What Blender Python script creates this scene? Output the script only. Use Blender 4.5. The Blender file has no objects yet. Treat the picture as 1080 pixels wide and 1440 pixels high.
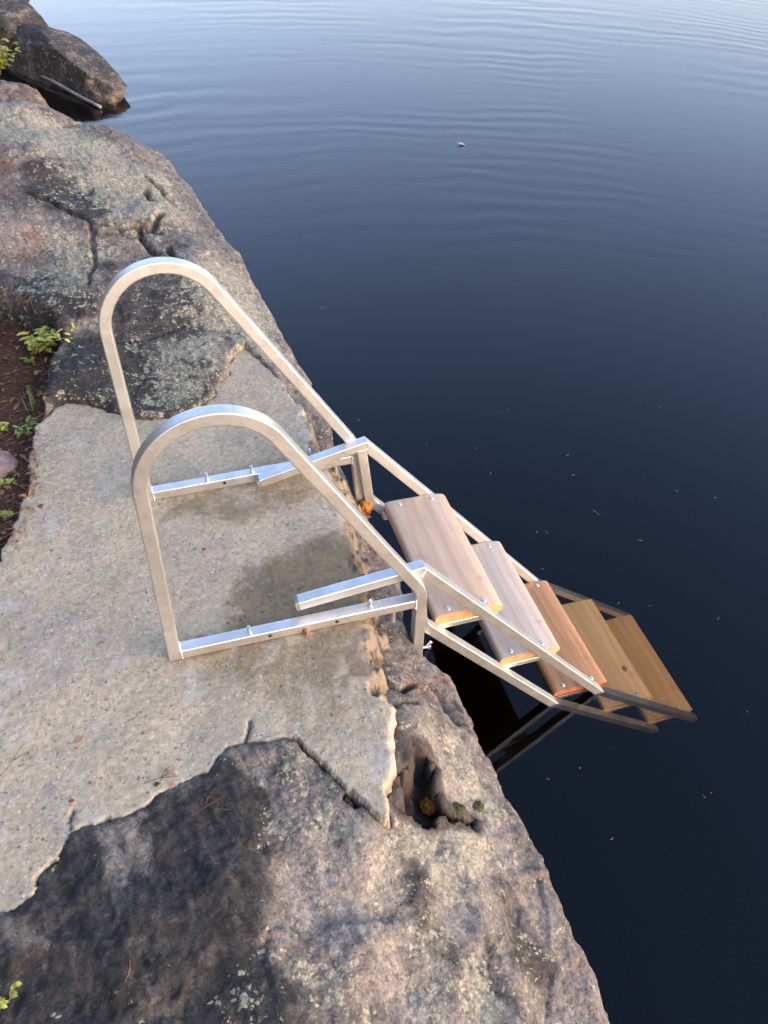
import bpy, bmesh, math, random
import numpy as np
from mathutils import Vector, Matrix

random.seed(7)
RNG = np.random.default_rng(11)
scene = bpy.context.scene
COL = scene.collection
R = math.radians

# ------------------------------------------------------------------ camera
CAM = np.array([0.07775, -1.26859, 1.65537])
YAW, PITCH, ROLL, FPX = R(19.5318), R(43.7758), R(3.3789), 1126.89
_cy, _sy, _cp, _sp = math.cos(YAW), math.sin(YAW), math.cos(PITCH), math.sin(PITCH)
FWD = np.array([_sy*_cp, _cy*_cp, -_sp])
_r0 = np.array([_cy, -_sy, 0.0]); _u0 = np.cross(_r0, FWD)
RGT = math.cos(ROLL)*_r0 + math.sin(ROLL)*_u0
UPV = -math.sin(ROLL)*_r0 + math.cos(ROLL)*_u0
cd = bpy.data.cameras.new('camera'); cam = bpy.data.objects.new('camera', cd); COL.objects.link(cam)
M = Matrix(((RGT[0], UPV[0], -FWD[0]), (RGT[1], UPV[1], -FWD[1]), (RGT[2], UPV[2], -FWD[2]))).to_4x4()
M.translation = Vector(CAM); cam.matrix_world = M
cd.sensor_fit = 'VERTICAL'; cd.sensor_height = 36.0; cd.sensor_width = 27.0
cd.lens = FPX/1440*36.0; cd.clip_start = 0.02; cd.clip_end = 2000
scene.camera = cam

def at(px, py, z=0.0):
    """world point of the photo point (px, py) on the level z"""
    d = FWD + RGT*(px-540)/FPX - UPV*(py-720)/FPX
    return CAM + d*((z-CAM[2])/d[2])

# ------------------------------------------------------------------ world, sun
SUN_AZ, SUN_EL = R(140), R(12)
w = bpy.data.worlds.new('World'); scene.world = w; w.use_nodes = True
nt = w.node_tree; bg = nt.nodes['Background']
sky = nt.nodes.new('ShaderNodeTexSky'); sky.sky_type = 'NISHITA'; sky.sun_disc = False
sky.sun_elevation = SUN_EL; sky.sun_rotation = SUN_AZ; sky.altitude = 200
sky.air_density = 1.0; sky.dust_density = 1.0; sky.ozone_density = 0.9
tint = nt.nodes.new('ShaderNodeMix'); tint.data_type = 'RGBA'; tint.blend_type = 'MULTIPLY'; tint.inputs[0].default_value = 1.0
geo = nt.nodes.new('ShaderNodeNewGeometry'); sep = nt.nodes.new('ShaderNodeSeparateXYZ'); nt.links.new(geo.outputs['Incoming'], sep.inputs[0])
mr = nt.nodes.new('ShaderNodeMapRange'); nt.links.new(sep.outputs[2], mr.inputs[0]); mr.inputs[1].default_value = -.12; mr.inputs[2].default_value = -.6
hz = nt.nodes.new('ShaderNodeMix'); hz.data_type = 'RGBA'; nt.links.new(mr.outputs[0], hz.inputs[0])
hz.inputs[6].default_value = (1.16, .985, 1.03, 1)           # violet evening air low down
hz.inputs[7].default_value = (1.10, 1.07, 1.30, 1)             # deeper blue overhead
nt.links.new(hz.outputs[2], tint.inputs[7])
nt.links.new(sky.outputs[0], tint.inputs[6]); nt.links.new(tint.outputs[2], bg.inputs[0]); bg.inputs[1].default_value = 0.15
sd = bpy.data.lights.new('sun', 'SUN'); sun = bpy.data.objects.new('sun', sd); COL.objects.link(sun)
sd.energy = 1.0; sd.angle = R(75); sd.color = (1.0, 0.89, 0.71)
dirv = Vector((math.sin(SUN_AZ)*math.cos(SUN_EL), math.cos(SUN_AZ)*math.cos(SUN_EL), math.sin(SUN_EL)))
sun.rotation_euler = dirv.to_track_quat('Z', 'Y').to_euler(); sun.location = dirv*30
scene.view_settings.view_transform = 'Standard'; scene.view_settings.look = 'None'
scene.view_settings.exposure = 2.1; scene.view_settings.gamma = 1.0
cy = scene.cycles
cy.use_denoising = True; cy.max_bounces = 12; cy.transmission_bounces = 10; cy.volume_bounces = 1
cy.caustics_refractive = True; cy.caustics_reflective = True; cy.blur_glossy = 0.5; cy.sample_clamp_indirect = 6.0

# ------------------------------------------------------------------ node helper
class NT:
    def __init__(s, name):
        s.m = bpy.data.materials.new(name); s.m.use_nodes = True
        s.t = s.m.node_tree; s.t.nodes.clear()
        s.out = s.t.nodes.new('ShaderNodeOutputMaterial')
        s.co = s.t.nodes.new('ShaderNodeTexCoord').outputs['Object']
    def n(s, typ, ins=None, **kw):
        nd = s.t.nodes.new(typ)
        for k, v in kw.items(): setattr(nd, k, v)
        for k, v in (ins or {}).items():
            if isinstance(v, bpy.types.NodeSocket): s.t.links.new(v, nd.inputs[k])
            else: nd.inputs[k].default_value = v
        return nd
    def noise(s, scale, detail=4, rough=0.55, vec=None, dist=0.0):
        return s.n('ShaderNodeTexNoise', {'Vector': vec or s.co, 'Scale': scale, 'Detail': detail, 'Roughness': rough, 'Distortion': dist}).outputs['Fac']
    def math(s, op, a, b=None, c=None):
        nd = s.t.nodes.new('ShaderNodeMath'); nd.operation = op
        for i, v in enumerate((a, b, c)):
            if v is None: continue
            if isinstance(v, bpy.types.NodeSocket): s.t.links.new(v, nd.inputs[i])
            else: nd.inputs[i].default_value = v
        return nd.outputs[0]
    def ss(s, v, lo, hi):
        nd = s.n('ShaderNodeMapRange', {'Value': v, 'From Min': lo, 'From Max': hi}, interpolation_type='SMOOTHSTEP')
        return nd.outputs[0]
    def mix(s, f, a, b, mode='MIX'):
        nd = s.t.nodes.new('ShaderNodeMix'); nd.data_type = 'RGBA'; nd.blend_type = mode
        for sock, v in ((nd.inputs[0], f), (nd.inputs[6], a), (nd.inputs[7], b)):
            if isinstance(v, bpy.types.NodeSocket): s.t.links.new(v, sock)
            elif isinstance(v, (int, float)): sock.default_value = v
            else: sock.default_value = (*v, 1.0)
        return nd.outputs[2]
    def attr(s, name):
        return s.n('ShaderNodeAttribute', attribute_name=name).outputs['Fac']
    def bump(s, h, strength=1.0, dist=1.0, normal=None):
        ins = {'Height': h, 'Strength': strength, 'Distance': dist}
        if normal: ins['Normal'] = normal
        return s.n('ShaderNodeBump', ins).outputs[0]
    def mapping(s, scale=(1, 1, 1), rot=(0, 0, 0)):
        return s.n('ShaderNodeMapping', {'Vector': s.co, 'Scale': scale, 'Rotation': rot}).outputs[0]
    def bsdf(s, color, rough=0.8, metal=0.0, normal=None, spec=0.4, **kw):
        ins = {'Base Color': color if isinstance(color, bpy.types.NodeSocket) else (*color, 1), 'Roughness': rough, 'Metallic': metal, 'Specular IOR Level': spec}
        if normal: ins['Normal'] = normal
        ins.update(kw)
        b = s.n('ShaderNodeBsdfPrincipled', ins)
        s.t.links.new(b.outputs[0], s.out.inputs[0]); return s.m

# ------------------------------------------------------------------ materials
def mat_rock(name='rock', far=False):
    s = NT(name)
    dk, li, wa, we = s.attr('dark'), s.attr('lichen'), s.attr('warm'), s.attr('wet_shade')
    n1 = s.noise(5, 7, .65, dist=.4); n2 = s.noise(22, 8, .7, dist=.6); n3 = s.noise(75, 6, .7); n4 = s.noise(260, 3, .6)
    n5 = s.noise(38, 8, .75, dist=.3)
    gr = s.n('ShaderNodeSeparateColor', {0: s.n('ShaderNodeTexVoronoi', {'Vector': s.co, 'Scale': 170}).outputs['Color']}).outputs
    c = s.mix(s.ss(n1, .40, .60), (.25, .224, .193), (.155, .143, .130))
    c = s.mix(s.math('MULTIPLY', s.ss(n2, .52, .60), .6), c, (.34, .29, .245))
    c = s.mix(s.math('MULTIPLY', s.ss(s.noise(8, 5, .6), .50, .62), .35), c, (.29, .215, .18))
    c = s.mix(s.math('MULTIPLY', s.ss(s.noise(11, 6, .65), .48, .62), s.math('MULTIPLY', wa, .8)), c, (.25, .125, .075))
    c = s.mix(s.math('MULTIPLY', s.math('SUBTRACT', 1.0, s.ss(n5, .38, .45)), .72), c, (.06, .055, .053))
    c = s.mix(s.math('MULTIPLY', s.ss(n5, .57, .62), .4), c, (.37, .325, .275))
    c = s.mix(s.math('MULTIPLY', s.math('ADD', s.attr('pale'), s.math('MULTIPLY', s.math('SUBTRACT', n2, .5), 1.2)), .75), c, s.mix(s.ss(n5, .40, .58), (.33, .295, .255), (.45, .40, .345)))
    rv = s.n('ShaderNodeMapping', {'Vector': s.mapping((1, 1, 1), (0, 0, R(-24))), 'Scale': (1, .16, 1)}).outputs[0]
    sk = s.noise(15, 7, .68, vec=rv, dist=.25)
    c = s.mix(s.math('MULTIPLY', s.ss(sk, .53, .62), .5), c, (.095, .088, .082))
    c = s.mix(s.math('MULTIPLY', s.math('SUBTRACT', 1.0, s.ss(sk, .36, .44)), .45), c, (.42, .37, .32))
    # black crust
    d = s.math('ADD', s.math('MULTIPLY', dk, .55), s.math('ADD', s.math('MULTIPLY', s.math('SUBTRACT', n2, .5), 1.1), s.math('ADD', s.math('MULTIPLY', s.math('SUBTRACT', n1, .5), 1.0), s.math('MULTIPLY', s.math('SUBTRACT', n3, .5), .5))))
    dm = s.ss(d, .16, .50)
    c = s.mix(s.math('MULTIPLY', dm, .92), c, s.mix(s.ss(n2, .42, .6), (.023, .0215, .020), (.049, .046, .043)))
    c = s.mix(s.math('MULTIPLY', s.math('MULTIPLY', s.ss(n5, .54, .60), dm), .55), c, (.115, .105, .098))
    c = s.mix(s.math('MULTIPLY', s.math('MULTIPLY', s.math('SUBTRACT', 1.0, s.ss(s.noise(62, 6, .75), .40, .46)), dm), .6), c, (.012, .011, .011))
    # pale lichen: soft blotches and crusty rosettes
    l1 = s.noise(17, 7, .7, dist=.8); l2 = s.noise(48, 6, .7, dist=.5)
    l = s.math('ADD', s.math('MULTIPLY', li, .30), s.math('ADD', s.math('MULTIPLY', l1, .60), s.math('MULTIPLY', l2, .50)))
    lb = s.math('MULTIPLY', s.ss(l, .72, .82), .42)
    wv = s.n('ShaderNodeVectorMath', {0: s.co, 1: s.n('ShaderNodeVectorMath', {0: s.n('ShaderNodeTexNoise', {'Vector': s.co, 'Scale': 70, 'Detail': 4}).outputs['Color'], 'Scale': .016}, operation='SCALE').outputs[0]}, operation='ADD').outputs[0]
    lm = lb
    for sc_, th in ((46, .66), (95, .60), (26, .78)):
        v = s.n('ShaderNodeTexVoronoi', {'Vector': wv, 'Scale': sc_})
        rnd = s.n('ShaderNodeSeparateColor', {0: v.outputs['Color']}).outputs[0]
        k = s.math('ADD', s.math('MULTIPLY', rnd, .26), s.math('ADD', s.math('MULTIPLY', li, .40), s.math('MULTIPLY', s.math('SUBTRACT', l1, .5), 2.0)))
        cell = s.math('MULTIPLY', s.ss(k, th-.24, th-.20), s.math('SUBTRACT', 1.0, s.ss(v.outputs['Distance'], .36, .50)))
        lm = s.math('MAXIMUM', lm, s.math('MULTIPLY', cell, .9))
    lc = s.mix(s.ss(s.noise(90, 3), .4, .62), (.50, .475, .335), (.36, .36, .27))
    c = s.mix(lm, c, lc)
    # mineral speckle
    c = s.mix(1.0, c, s.mix(gr[0], (.76, .76, .77), (1.24, 1.23, 1.21)), 'MULTIPLY')
    c = s.mix(s.math('MULTIPLY', s.ss(gr[1], .92, .96), .4), c, (.045, .042, .04))
    c = s.mix(s.math('MULTIPLY', s.ss(gr[2], .94, .97), s.math('SUBTRACT', .15, s.math('MULTIPLY', dm, .12))), c, (.46, .41, .36))
    c = s.mix(s.math('MULTIPLY', s.ss(n4, .56, .68), s.math('SUBTRACT', .3, s.math('MULTIPLY', dm, .26))), c, (.44, .40, .35))
    c = s.mix(s.math('MULTIPLY', s.ss(s.noise(210, 3), .58, .7), .55), c, (.055, .05, .048))
    c = s.mix(1.0, c, s.mix(s.ss(n3, .3, .7), (.72, .72, .72), (1.2, 1.2, 1.2)), 'MULTIPLY')
    c = s.mix(1.0, c, (.73, .70, .645), 'MULTIPLY')
    c = s.mix(s.math('MULTIPLY', we, .85), c, (.030, .018, .011))  # damp rock at the waterline, and shade painted into the hollow
    h = s.math('ADD', s.math('MULTIPLY', n2, .008), s.math('ADD', s.math('ADD', s.math('MULTIPLY', n3, .0055), s.math('MULTIPLY', n5, .006)), s.math('ADD', s.math('MULTIPLY', n4, .0014), s.math('MULTIPLY', lm, .0022))))
    return s.bsdf(c, s.math('SUBTRACT', .86, s.math('MULTIPLY', we, .3)), normal=s.bump(h, .62), spec=.3)

def mat_concrete():
    s = NT('concrete')
    st, br, wa = s.attr('stain'), s.attr('broken'), s.attr('soil_dark')
    n1 = s.noise(4, 5, .6); n2 = s.noise(16, 5, .6, dist=.3); n3 = s.noise(70, 5, .7); n4 = s.noise(230, 4, .7)
    c = s.mix(s.ss(n1, .35, .65), (.418, .336, .212), (.338, .277, .178))
    c = s.mix(s.math('MULTIPLY', s.ss(n2, .5, .7), .5), c, (.46, .376, .245))
    c = s.mix(s.math('MULTIPLY', s.ss(s.noise(9, 4), .54, .72), .45), c, (.21, .2, .19))
    c = s.mix(s.math('MULTIPLY', s.ss(n4, .54, .66), .55), c, (.48, .45, .42))
    c = s.mix(s.math('MULTIPLY', s.ss(s.noise(120, 3, .6), .63, .72), .6), c, (.10, .088, .08))
    c = s.mix(s.math('MULTIPLY', s.ss(s.noise(48, 2, .5), .69, .74), .7), c, (.12, .10, .09))
    c = s.mix(1.0, c, s.mix(s.ss(n3, .3, .7), (.79, .79, .79), (1.15, 1.15, 1.15)), 'MULTIPLY')
    pt = s.n('ShaderNodeTexVoronoi', {'Vector': s.co, 'Scale': 42}); pc = s.n('ShaderNodeSeparateColor', {0: pt.outputs['Color']}).outputs
    pm = s.math('MULTIPLY', s.ss(pc[0], .78, .80), s.math('SUBTRACT', 1.0, s.ss(pt.outputs['Distance'], .10, s.math('ADD', .14, s.math('MULTIPLY', pc[1], .16)))))
    c = s.mix(s.math('MULTIPLY', pm, .75), c, (.10, .085, .075))
    c = s.mix(s.math('MULTIPLY', s.ss(s.noise(2.6, 5, .65, dist=.6), .50, .62), .30), c, (.235, .215, .18))
    ag = s.n('ShaderNodeTexVoronoi', {'Vector': s.co, 'Scale': 105}); ac = s.n('ShaderNodeSeparateColor', {0: ag.outputs['Color']}).outputs
    ab = s.math('SUBTRACT', 1.0, s.ss(ag.outputs['Distance'], .25, .5))
    c = s.mix(s.math('MULTIPLY', s.math('MULTIPLY', s.ss(ac[0], .80, .84), ab), .55), c, (.15, .135, .12))
    c = s.mix(s.math('MULTIPLY', s.math('MULTIPLY', s.ss(ac[1], .80, .84), ab), .55), c, (.52, .49, .45))
    c = s.mix(s.math('MULTIPLY', s.ss(s.noise(6, 6, .7, dist=.5), .55, .66), .4), c, (.46, .44, .41))
    c = s.mix(s.math('MULTIPLY', s.ss(s.noise(13, 7, .7, dist=.8), .58, .68), .4), c, (.20, .185, .165))
    c = s.mix(s.math('MULTIPLY', s.ss(s.math('ADD', br, s.math('MULTIPLY', n3, .4)), .5, .8), .8), c, (.50, .36, .29))
    stm = s.ss(s.math('ADD', st, s.math('MULTIPLY', s.math('SUBTRACT', n2, .5), 1.3)), .15, .80)
    c = s.mix(s.math('MULTIPLY', stm, .95), c, s.mix(1.0, c, (.50, .455, .36), 'MULTIPLY'))
    c = s.mix(s.math('MULTIPLY', s.ss(s.math('ADD', wa, s.math('MULTIPLY', n2, .5)), .6, .95), .65), c, (.15, .105, .068))
    c = s.mix(s.math('MULTIPLY', s.ss(wa, 1.0, 1.15), .85), c, (.075, .055, .038))  # low side walls of the slab darker still
    h = s.math('ADD', s.math('MULTIPLY', n2, .004), s.math('ADD', s.math('MULTIPLY', n3, .0045), s.math('MULTIPLY', n4, .0020)))
    h = s.math('SUBTRACT', h, s.math('MULTIPLY', s.ss(s.noise(120, 3, .6), .63, .72), .0018))
    return s.bsdf(c, s.math('SUBTRACT', .9, s.math('MULTIPLY', stm, .2)), normal=s.bump(h, .6), spec=.3)

def mat_soil():
    s = NT('soil')
    n1 = s.noise(9, 5, .6); n2 = s.noise(60, 6, .7)
    st = s.noise(1, 4, .6, vec=s.mapping((40, 160, 60), (0, 0, .6)))
    c = s.mix(s.ss(n1, .35, .65), (.045, .022, .014), (.085, .038, .022))
    c = s.mix(s.math('MULTIPLY', s.ss(st, .55, .72), .6), c, (.16, .075, .04))
    c = s.mix(s.math('MULTIPLY', s.ss(n2, .55, .7), .5), c, (.02, .012, .009))
    return s.bsdf(c, .95, normal=s.bump(s.math('ADD', s.math('MULTIPLY', n2, .008), s.math('MULTIPLY', st, .004)), 1.0), spec=.2)

def mat_alu(name='aluminium', tint=(.76, .745, .70), rough=.43):
    s = NT(name)
    n1 = s.noise(1, 4, .6, vec=s.mapping((14, 14, 14))); n2 = s.noise(95, 5, .7); n3 = s.noise(1, 3, .6, vec=s.mapping((30, 500, 30)))
    c = s.mix(s.ss(n1, .3, .7), tint, tuple(v*.82 for v in tint))
    c = s.mix(s.math('MULTIPLY', s.ss(n2, .56, .72), .35), c, tuple(v*.6 for v in tint))
    c = s.mix(s.math('MULTIPLY', s.ss(s.noise(9, 7, .75), .54, .66), .3), c, (.64, .615, .56))
    c = s.mix(s.math('MULTIPLY', s.ss(s.noise(400, 2, .5), .64, .70), .4), c, (.45, .43, .40))
    r = s.math('ADD', rough-.06, s.math('MULTIPLY', n2, .2))
    h = s.math('ADD', s.math('MULTIPLY', n2, .00025), s.math('MULTIPLY', n1, .0008))
    return s.bsdf(c, r, 1.0, s.bump(h, .6))

def mat_wood(name, a, b, c3, knots=0.0, seed=0.0, rough=.6):
    s = NT(name)
    v = s.n('ShaderNodeMapping', {'Vector': s.co, 'Scale': (1, .06, 1), 'Location': (seed, seed*1.7, 0)}).outputs[0]
    warp = s.noise(2.2, 3, .5, vec=s.n('ShaderNodeMapping', {'Vector': s.co, 'Scale': (1, .35, 1), 'Location': (seed*2, 0, 0)}).outputs[0])
    g1 = s.noise(26, 3, .5, vec=v, dist=.3); g2 = s.noise(150, 4, .6, vec=v)
    xs = s.n('ShaderNodeSeparateXYZ', {0: s.co}).outputs
    ring = s.math('SINE', s.math('ADD', s.math('MULTIPLY', xs[0], 150.0), s.math('MULTIPLY', warp, 26.0)))
    c = s.mix(s.ss(g1, .35, .65), a, b)
    c = s.mix(s.math('MULTIPLY', s.ss(ring, .1, 1.0), .32), c, c3)
    c = s.mix(s.math('MULTIPLY', s.ss(g2, .5, .7), .3), c, c3)
    fine = s.noise(20, 5, .6)
    c = s.mix(s.math('MULTIPLY', s.ss(fine, .5, .75), .25), c, tuple(x*.6 for x in a))
    c = s.mix(s.math('MULTIPLY', s.ss(s.noise(5, 7, .7), .54, .68), .35), c, tuple(x*.55 for x in b))
    c = s.mix(s.math('MULTIPLY', s.ss(s.noise(120, 3, .6), .66, .72), .35), c, tuple(x*.4 for x in a))
    if knots == 2:
        kd = s.n('ShaderNodeVectorMath', {0: s.n('ShaderNodeMapping', {'Vector': s.co, 'Location': (-.165, -.19*.7, 0), 'Scale': (1, .7, 0)}).outputs[0]}, operation='LENGTH').outputs[1]
        kd = s.math('ADD', kd, s.math('MULTIPLY', s.noise(60, 3), .006))
        c = s.mix(s.math('MULTIPLY', s.math('SUBTRACT', 1.0, s.ss(kd, .010, .016)), .8), c, (.10, .04, .02))
    elif knots:
        kv = s.n('ShaderNodeTexVoronoi', {'Vector': s.n('ShaderNodeMapping', {'Vector': s.co, 'Scale': (1, .6, 0), 'Location': (seed, seed, 0)}).outputs[0], 'Scale': 5.2}).outputs['Distance']
        c = s.mix(s.math('MULTIPLY', s.math('SUBTRACT', 1.0, s.ss(kv, .03, .075)), knots), c, (.07, .022, .012))
    return s.bsdf(c, rough, normal=s.bump(s.math('ADD', s.math('MULTIPLY', g2, .0006), s.math('MULTIPLY', ring, .0001)), .6), spec=.35)

def mat_simple(name, col, rough=.7, metal=0.0, var=.3, scale=60, bump=.0005, **kw):
    s = NT(name)
    n = s.noise(scale, 4, .6)
    c = s.mix(s.ss(n, .3, .7), tuple(v*(1-var) for v in col), tuple(min(1, v*(1+var)) for v in col))
    return s.bsdf(c, rough, metal, s.bump(s.math('MULTIPLY', n, bump), .8), **kw)

def mat_leaf(name, col):
    s = NT(name)
    n = s.noise(35, 3)
    c = s.mix(s.ss(n, .35, .65), tuple(v*.7 for v in col), col)
    return s.bsdf(c, .5, spec=.4, **{'Subsurface Weight': .0, 'Transmission Weight': .0})

def mat_water():
    s = NT('water')
    pos = s.co
    xy = s.n('ShaderNodeSeparateXYZ', {0: pos}).outputs
    dx = s.math('SUBTRACT', xy[0], .9); dy = s.math('SUBTRACT', xy[1], -1.2)
    d = s.math('SQRT', s.math('ADD', s.math('MULTIPLY', dx, dx), s.math('MULTIPLY', dy, dy)))
    wob = s.noise(.35, 3, .55); wob2 = s.noise(1.1, 2, .5)
    ph = s.math('ADD', s.math('MULTIPLY', d, 24.0), s.math('ADD', s.math('MULTIPLY', wob, 26.0), s.math('MULTIPLY', wob2, 6.0)))
    rip = s.math('SINE', ph)
    ph2 = s.math('ADD', s.math('MULTIPLY', d, 13.0), s.math('MULTIPLY', wob2, 9.0))
    rip2 = s.math('SINE', ph2)
    msk = s.math('MULTIPLY', s.ss(s.noise(.42, 3, .6, vec=s.mapping((1, 1.3, 1))), .42, .66), s.ss(d, 2.6, 5.5))
    msk2 = s.math('MULTIPLY', s.ss(s.noise(.25, 2, .5), .4, .65), s.ss(d, 4.0, 8.0))
    fine = s.noise(16, 3, .5, vec=s.mapping((1, 2.4, 1)))
    h = s.math('ADD', s.math('MULTIPLY', s.math('MULTIPLY', rip, msk), .00055), s.math('MULTIPLY', s.math('MULTIPLY', rip2, msk2), .00085))
    h = s.math('ADD', h, s.math('MULTIPLY', fine, s.math('MULTIPLY', s.ss(d, 1.5, 5.0), .0008)))
    nm = s.bump(h, 1.0, 1.0)
    g = s.n('ShaderNodeBsdfGlass', {'Color': (1, 1, 1, 1), 'Roughness': 0.0, 'IOR': 1.333, 'Normal': nm})
    s.t.links.new(g.outputs[0], s.out.inputs['Surface'])
    v = s.n('ShaderNodeVolumeAbsorption', {'Color': (.64, .46, .06, 1), 'Density': 1.08})
    s.t.links.new(v.outputs[0], s.out.inputs['Volume'])
    return s.m

M_ROCK = mat_rock(); M_CONC = mat_concrete(); M_SOIL = mat_soil(); M_WATER = mat_water()
M_ALU = mat_alu(); M_STEEL = mat_alu('galvanised_steel', (.72, .74, .78), .3)
M_RUST = mat_simple('rusty_steel', (.33, .2, .12), .6, .6, .4, 120)
M_CAP = mat_simple('grey_plastic', (.16, .15, .14), .6)
M_HOLE = mat_simple('hole_shade', (.012, .011, .01), .9)
M_W1 = mat_wood('cedar_pink', (.50, .345, .225), (.56, .41, .28), (.41, .255, .15), 0, 1.3)
M_W2 = mat_wood('cedar_pale', (.54, .44, .335), (.48, .375, .28), (.39, .29, .20), 0, 4.1)
M_W3 = mat_wood('cedar_wet', (.37, .18, .072), (.45, .23, .095), (.24, .10, .036), 0, 7.7, .35)
M_W4 = mat_wood('cedar_soaked', (.70, .42, .175), (.76, .49, .22), (.56, .31, .12), 0, 2.2)
M_W4K = mat_wood('cedar_soaked_knot', (.70, .42, .175), (.76, .49, .22), (.56, .31, .12), 2, 9.2)
M_END = mat_wood('cedar_end_grain', (.50, .235, .085), (.56, .29, .115), (.40, .165, .055), 0, 3.3)
M_ENDW = mat_wood('cedar_end_wet', (.30, .09, .03), (.36, .12, .04), (.2, .05, .02), 0, 5.3)

# ------------------------------------------------------------------ object helpers
def tag(o, label=None, cat=None, group=None, kind=None):
    if label: o['label'] = label
    if cat: o['category'] = cat
    if group: o['group'] = group
    if kind: o['kind'] = kind
    return o

def mesh(name, verts, faces, mats, parent=None, smooth=True, fmat=None):
    me = bpy.data.meshes.new(name)
    me.from_pydata([tuple(map(float, v)) for v in verts], [], faces)
    for m in (mats if isinstance(mats, (list, tuple)) else [mats]): me.materials.append(m)
    if fmat is not None: me.polygons.foreach_set('material_index', fmat)
    if smooth: me.polygons.foreach_set('use_smooth', [True]*len(me.polygons))
    o = bpy.data.objects.new(name, me); COL.objects.link(o)
    if parent: o.parent = parent
    me.update(); return o

def grid_mesh(name, P, mat, attrs=None, keep=None):
    """P (n, m, 3) array to a quad mesh with float attributes"""
    n, m = P.shape[:2]
    idx = np.arange(n*m).reshape(n, m)
    q = np.stack([idx[:-1, :-1], idx[:-1, 1:], idx[1:, 1:], idx[1:, :-1]], -1).reshape(-1, 4)
    if keep is not None: q = q[keep.reshape(-1)]
    used = np.unique(q); remap = np.full(n*m, -1); remap[used] = np.arange(len(used)); q = remap[q]
    V = P.reshape(-1, 3)[used]
    me = bpy.data.meshes.new(name)
    me.vertices.add(len(V)); me.vertices.foreach_set('co', V.astype(np.float32).ravel())
    me.loops.add(q.size); me.loops.foreach_set('vertex_index', q.astype(np.int32).ravel())
    me.polygons.add(len(q)); me.polygons.foreach_set('loop_start', (np.arange(len(q))*4).astype(np.int32))
    me.polygons.foreach_set('use_smooth', np.ones(len(q), bool))
    me.update(calc_edges=True); me.validate()
    for k, a in (attrs or {}).items():
        at_ = me.attributes.new(k, 'FLOAT', 'POINT'); at_.data.foreach_set('value', a.reshape(-1)[used].astype(np.float32))
    me.materials.append(mat)
    o = bpy.data.objects.new(name, me); COL.objects.link(o); return o

# ------------------------------------------------------------------ numpy noise
_perm = RNG.permutation(256); _perm = np.concatenate([_perm, _perm, _perm])
_g = RNG.normal(size=(256, 3)); _g /= np.linalg.norm(_g, axis=1)[:, None]
def pn(x, y, z):
    xi, yi, zi = (np.floor(v).astype(int) for v in (x, y, z))
    xf, yf, zf = x-xi, y-yi, z-zi
    u, v, w_ = (f*f*f*(f*(f*6-15)+10) for f in (xf, yf, zf))
    xi &= 255; yi &= 255; zi &= 255
    def gr(a, b, c):
        h = _perm[_perm[_perm[(xi+a) & 255]+((yi+b) & 255)]+((zi+c) & 255)]
        g = _g[h]; return g[..., 0]*(xf-a)+g[..., 1]*(yf-b)+g[..., 2]*(zf-c)
    l = lambda a, b, t: a+(b-a)*t
    return l(l(l(gr(0,0,0), gr(1,0,0), u), l(gr(0,1,0), gr(1,1,0), u), v),
             l(l(gr(0,0,1), gr(1,0,1), u), l(gr(0,1,1), gr(1,1,1), u), v), w_)
def fbm(P, scale, octv=4, gain=.5, off=0.0, ridged=False):
    x, y, z = P[..., 0]*scale+off, P[..., 1]*scale+off*1.3, P[..., 2]*scale+off*.7
    s = 0; a = 1.0
    for _ in range(octv):
        n = pn(x, y, z)
        s = s+a*((1-2*np.abs(n)) if ridged else n); a *= gain; x = x*2.03; y = y*2.03; z = z*2.03
    return s
def facets(P, scale, off=0.0):
    q = P*scale+off; q = q+.35*np.stack([fbm(P, scale*.7, 2, .5, off+k) for k in (1, 2, 3)], -1)
    i = np.floor(q).astype(int); best = np.full(q.shape[:-1], 9e9); val = np.zeros(q.shape[:-1])
    for dx in (-1, 0, 1):
        for dy in (-1, 0, 1):
            for dz in (-1, 0, 1):
                c = i+np.array([dx, dy, dz])
                h = _perm[_perm[_perm[c[..., 0] & 255]+(c[..., 1] & 255)]+(c[..., 2] & 255)]
                f = c+.5+.45*_g[h]; d = q-f; dd = (d*d).sum(-1); v = _g[(h*7+3) & 255, 0]+(d*_g[(h*13+5) & 255]).sum(-1)*1.3
                m = dd < best; best = np.where(m, dd, best); val = np.where(m, v, val)
    return val
def sstep(v, a, b):
    t = np.clip((v-a)/(b-a), 0, 1); return t*t*(3-2*t)
def seg_dist(X, Y, pts, closed=False):
    pts = np.asarray(pts, float)
    if closed: pts = np.vstack([pts, pts[:1]])
    d = np.full(X.shape, 1e9)
    for (ax, ay), (bx, by) in zip(pts[:-1], pts[1:]):
        ex, ey = bx-ax, by-ay; L = ex*ex+ey*ey+1e-12
        t = np.clip(((X-ax)*ex+(Y-ay)*ey)/L, 0, 1)
        d = np.minimum(d, (X-ax-t*ex)**2+(Y-ay-t*ey)**2)
    return np.sqrt(d)
def sdf(X, Y, pts):
    """positive inside the outline"""
    pts = np.asarray(pts, float); ins = np.zeros(X.shape, bool)
    for (ax, ay), (bx, by) in zip(pts, np.roll(pts, -1, 0)):
        c = ((ay > Y) != (by > Y)) & (X < (bx-ax)*(Y-ay)/((by-ay) if by != ay else 1e-9)+ax)
        ins ^= c
    d = seg_dist(X, Y, pts, True)
    return np.where(ins, d, -d)
def blob(X, Y, pts, soft, z=0.0):
    """soft mask of an outline traced on the level z"""
    W_ = np.array([at(a, b, z)[:2] for a, b in pts]); return sstep(sdf(X, Y, W_), -soft, soft)
WAT = -0.760

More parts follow.
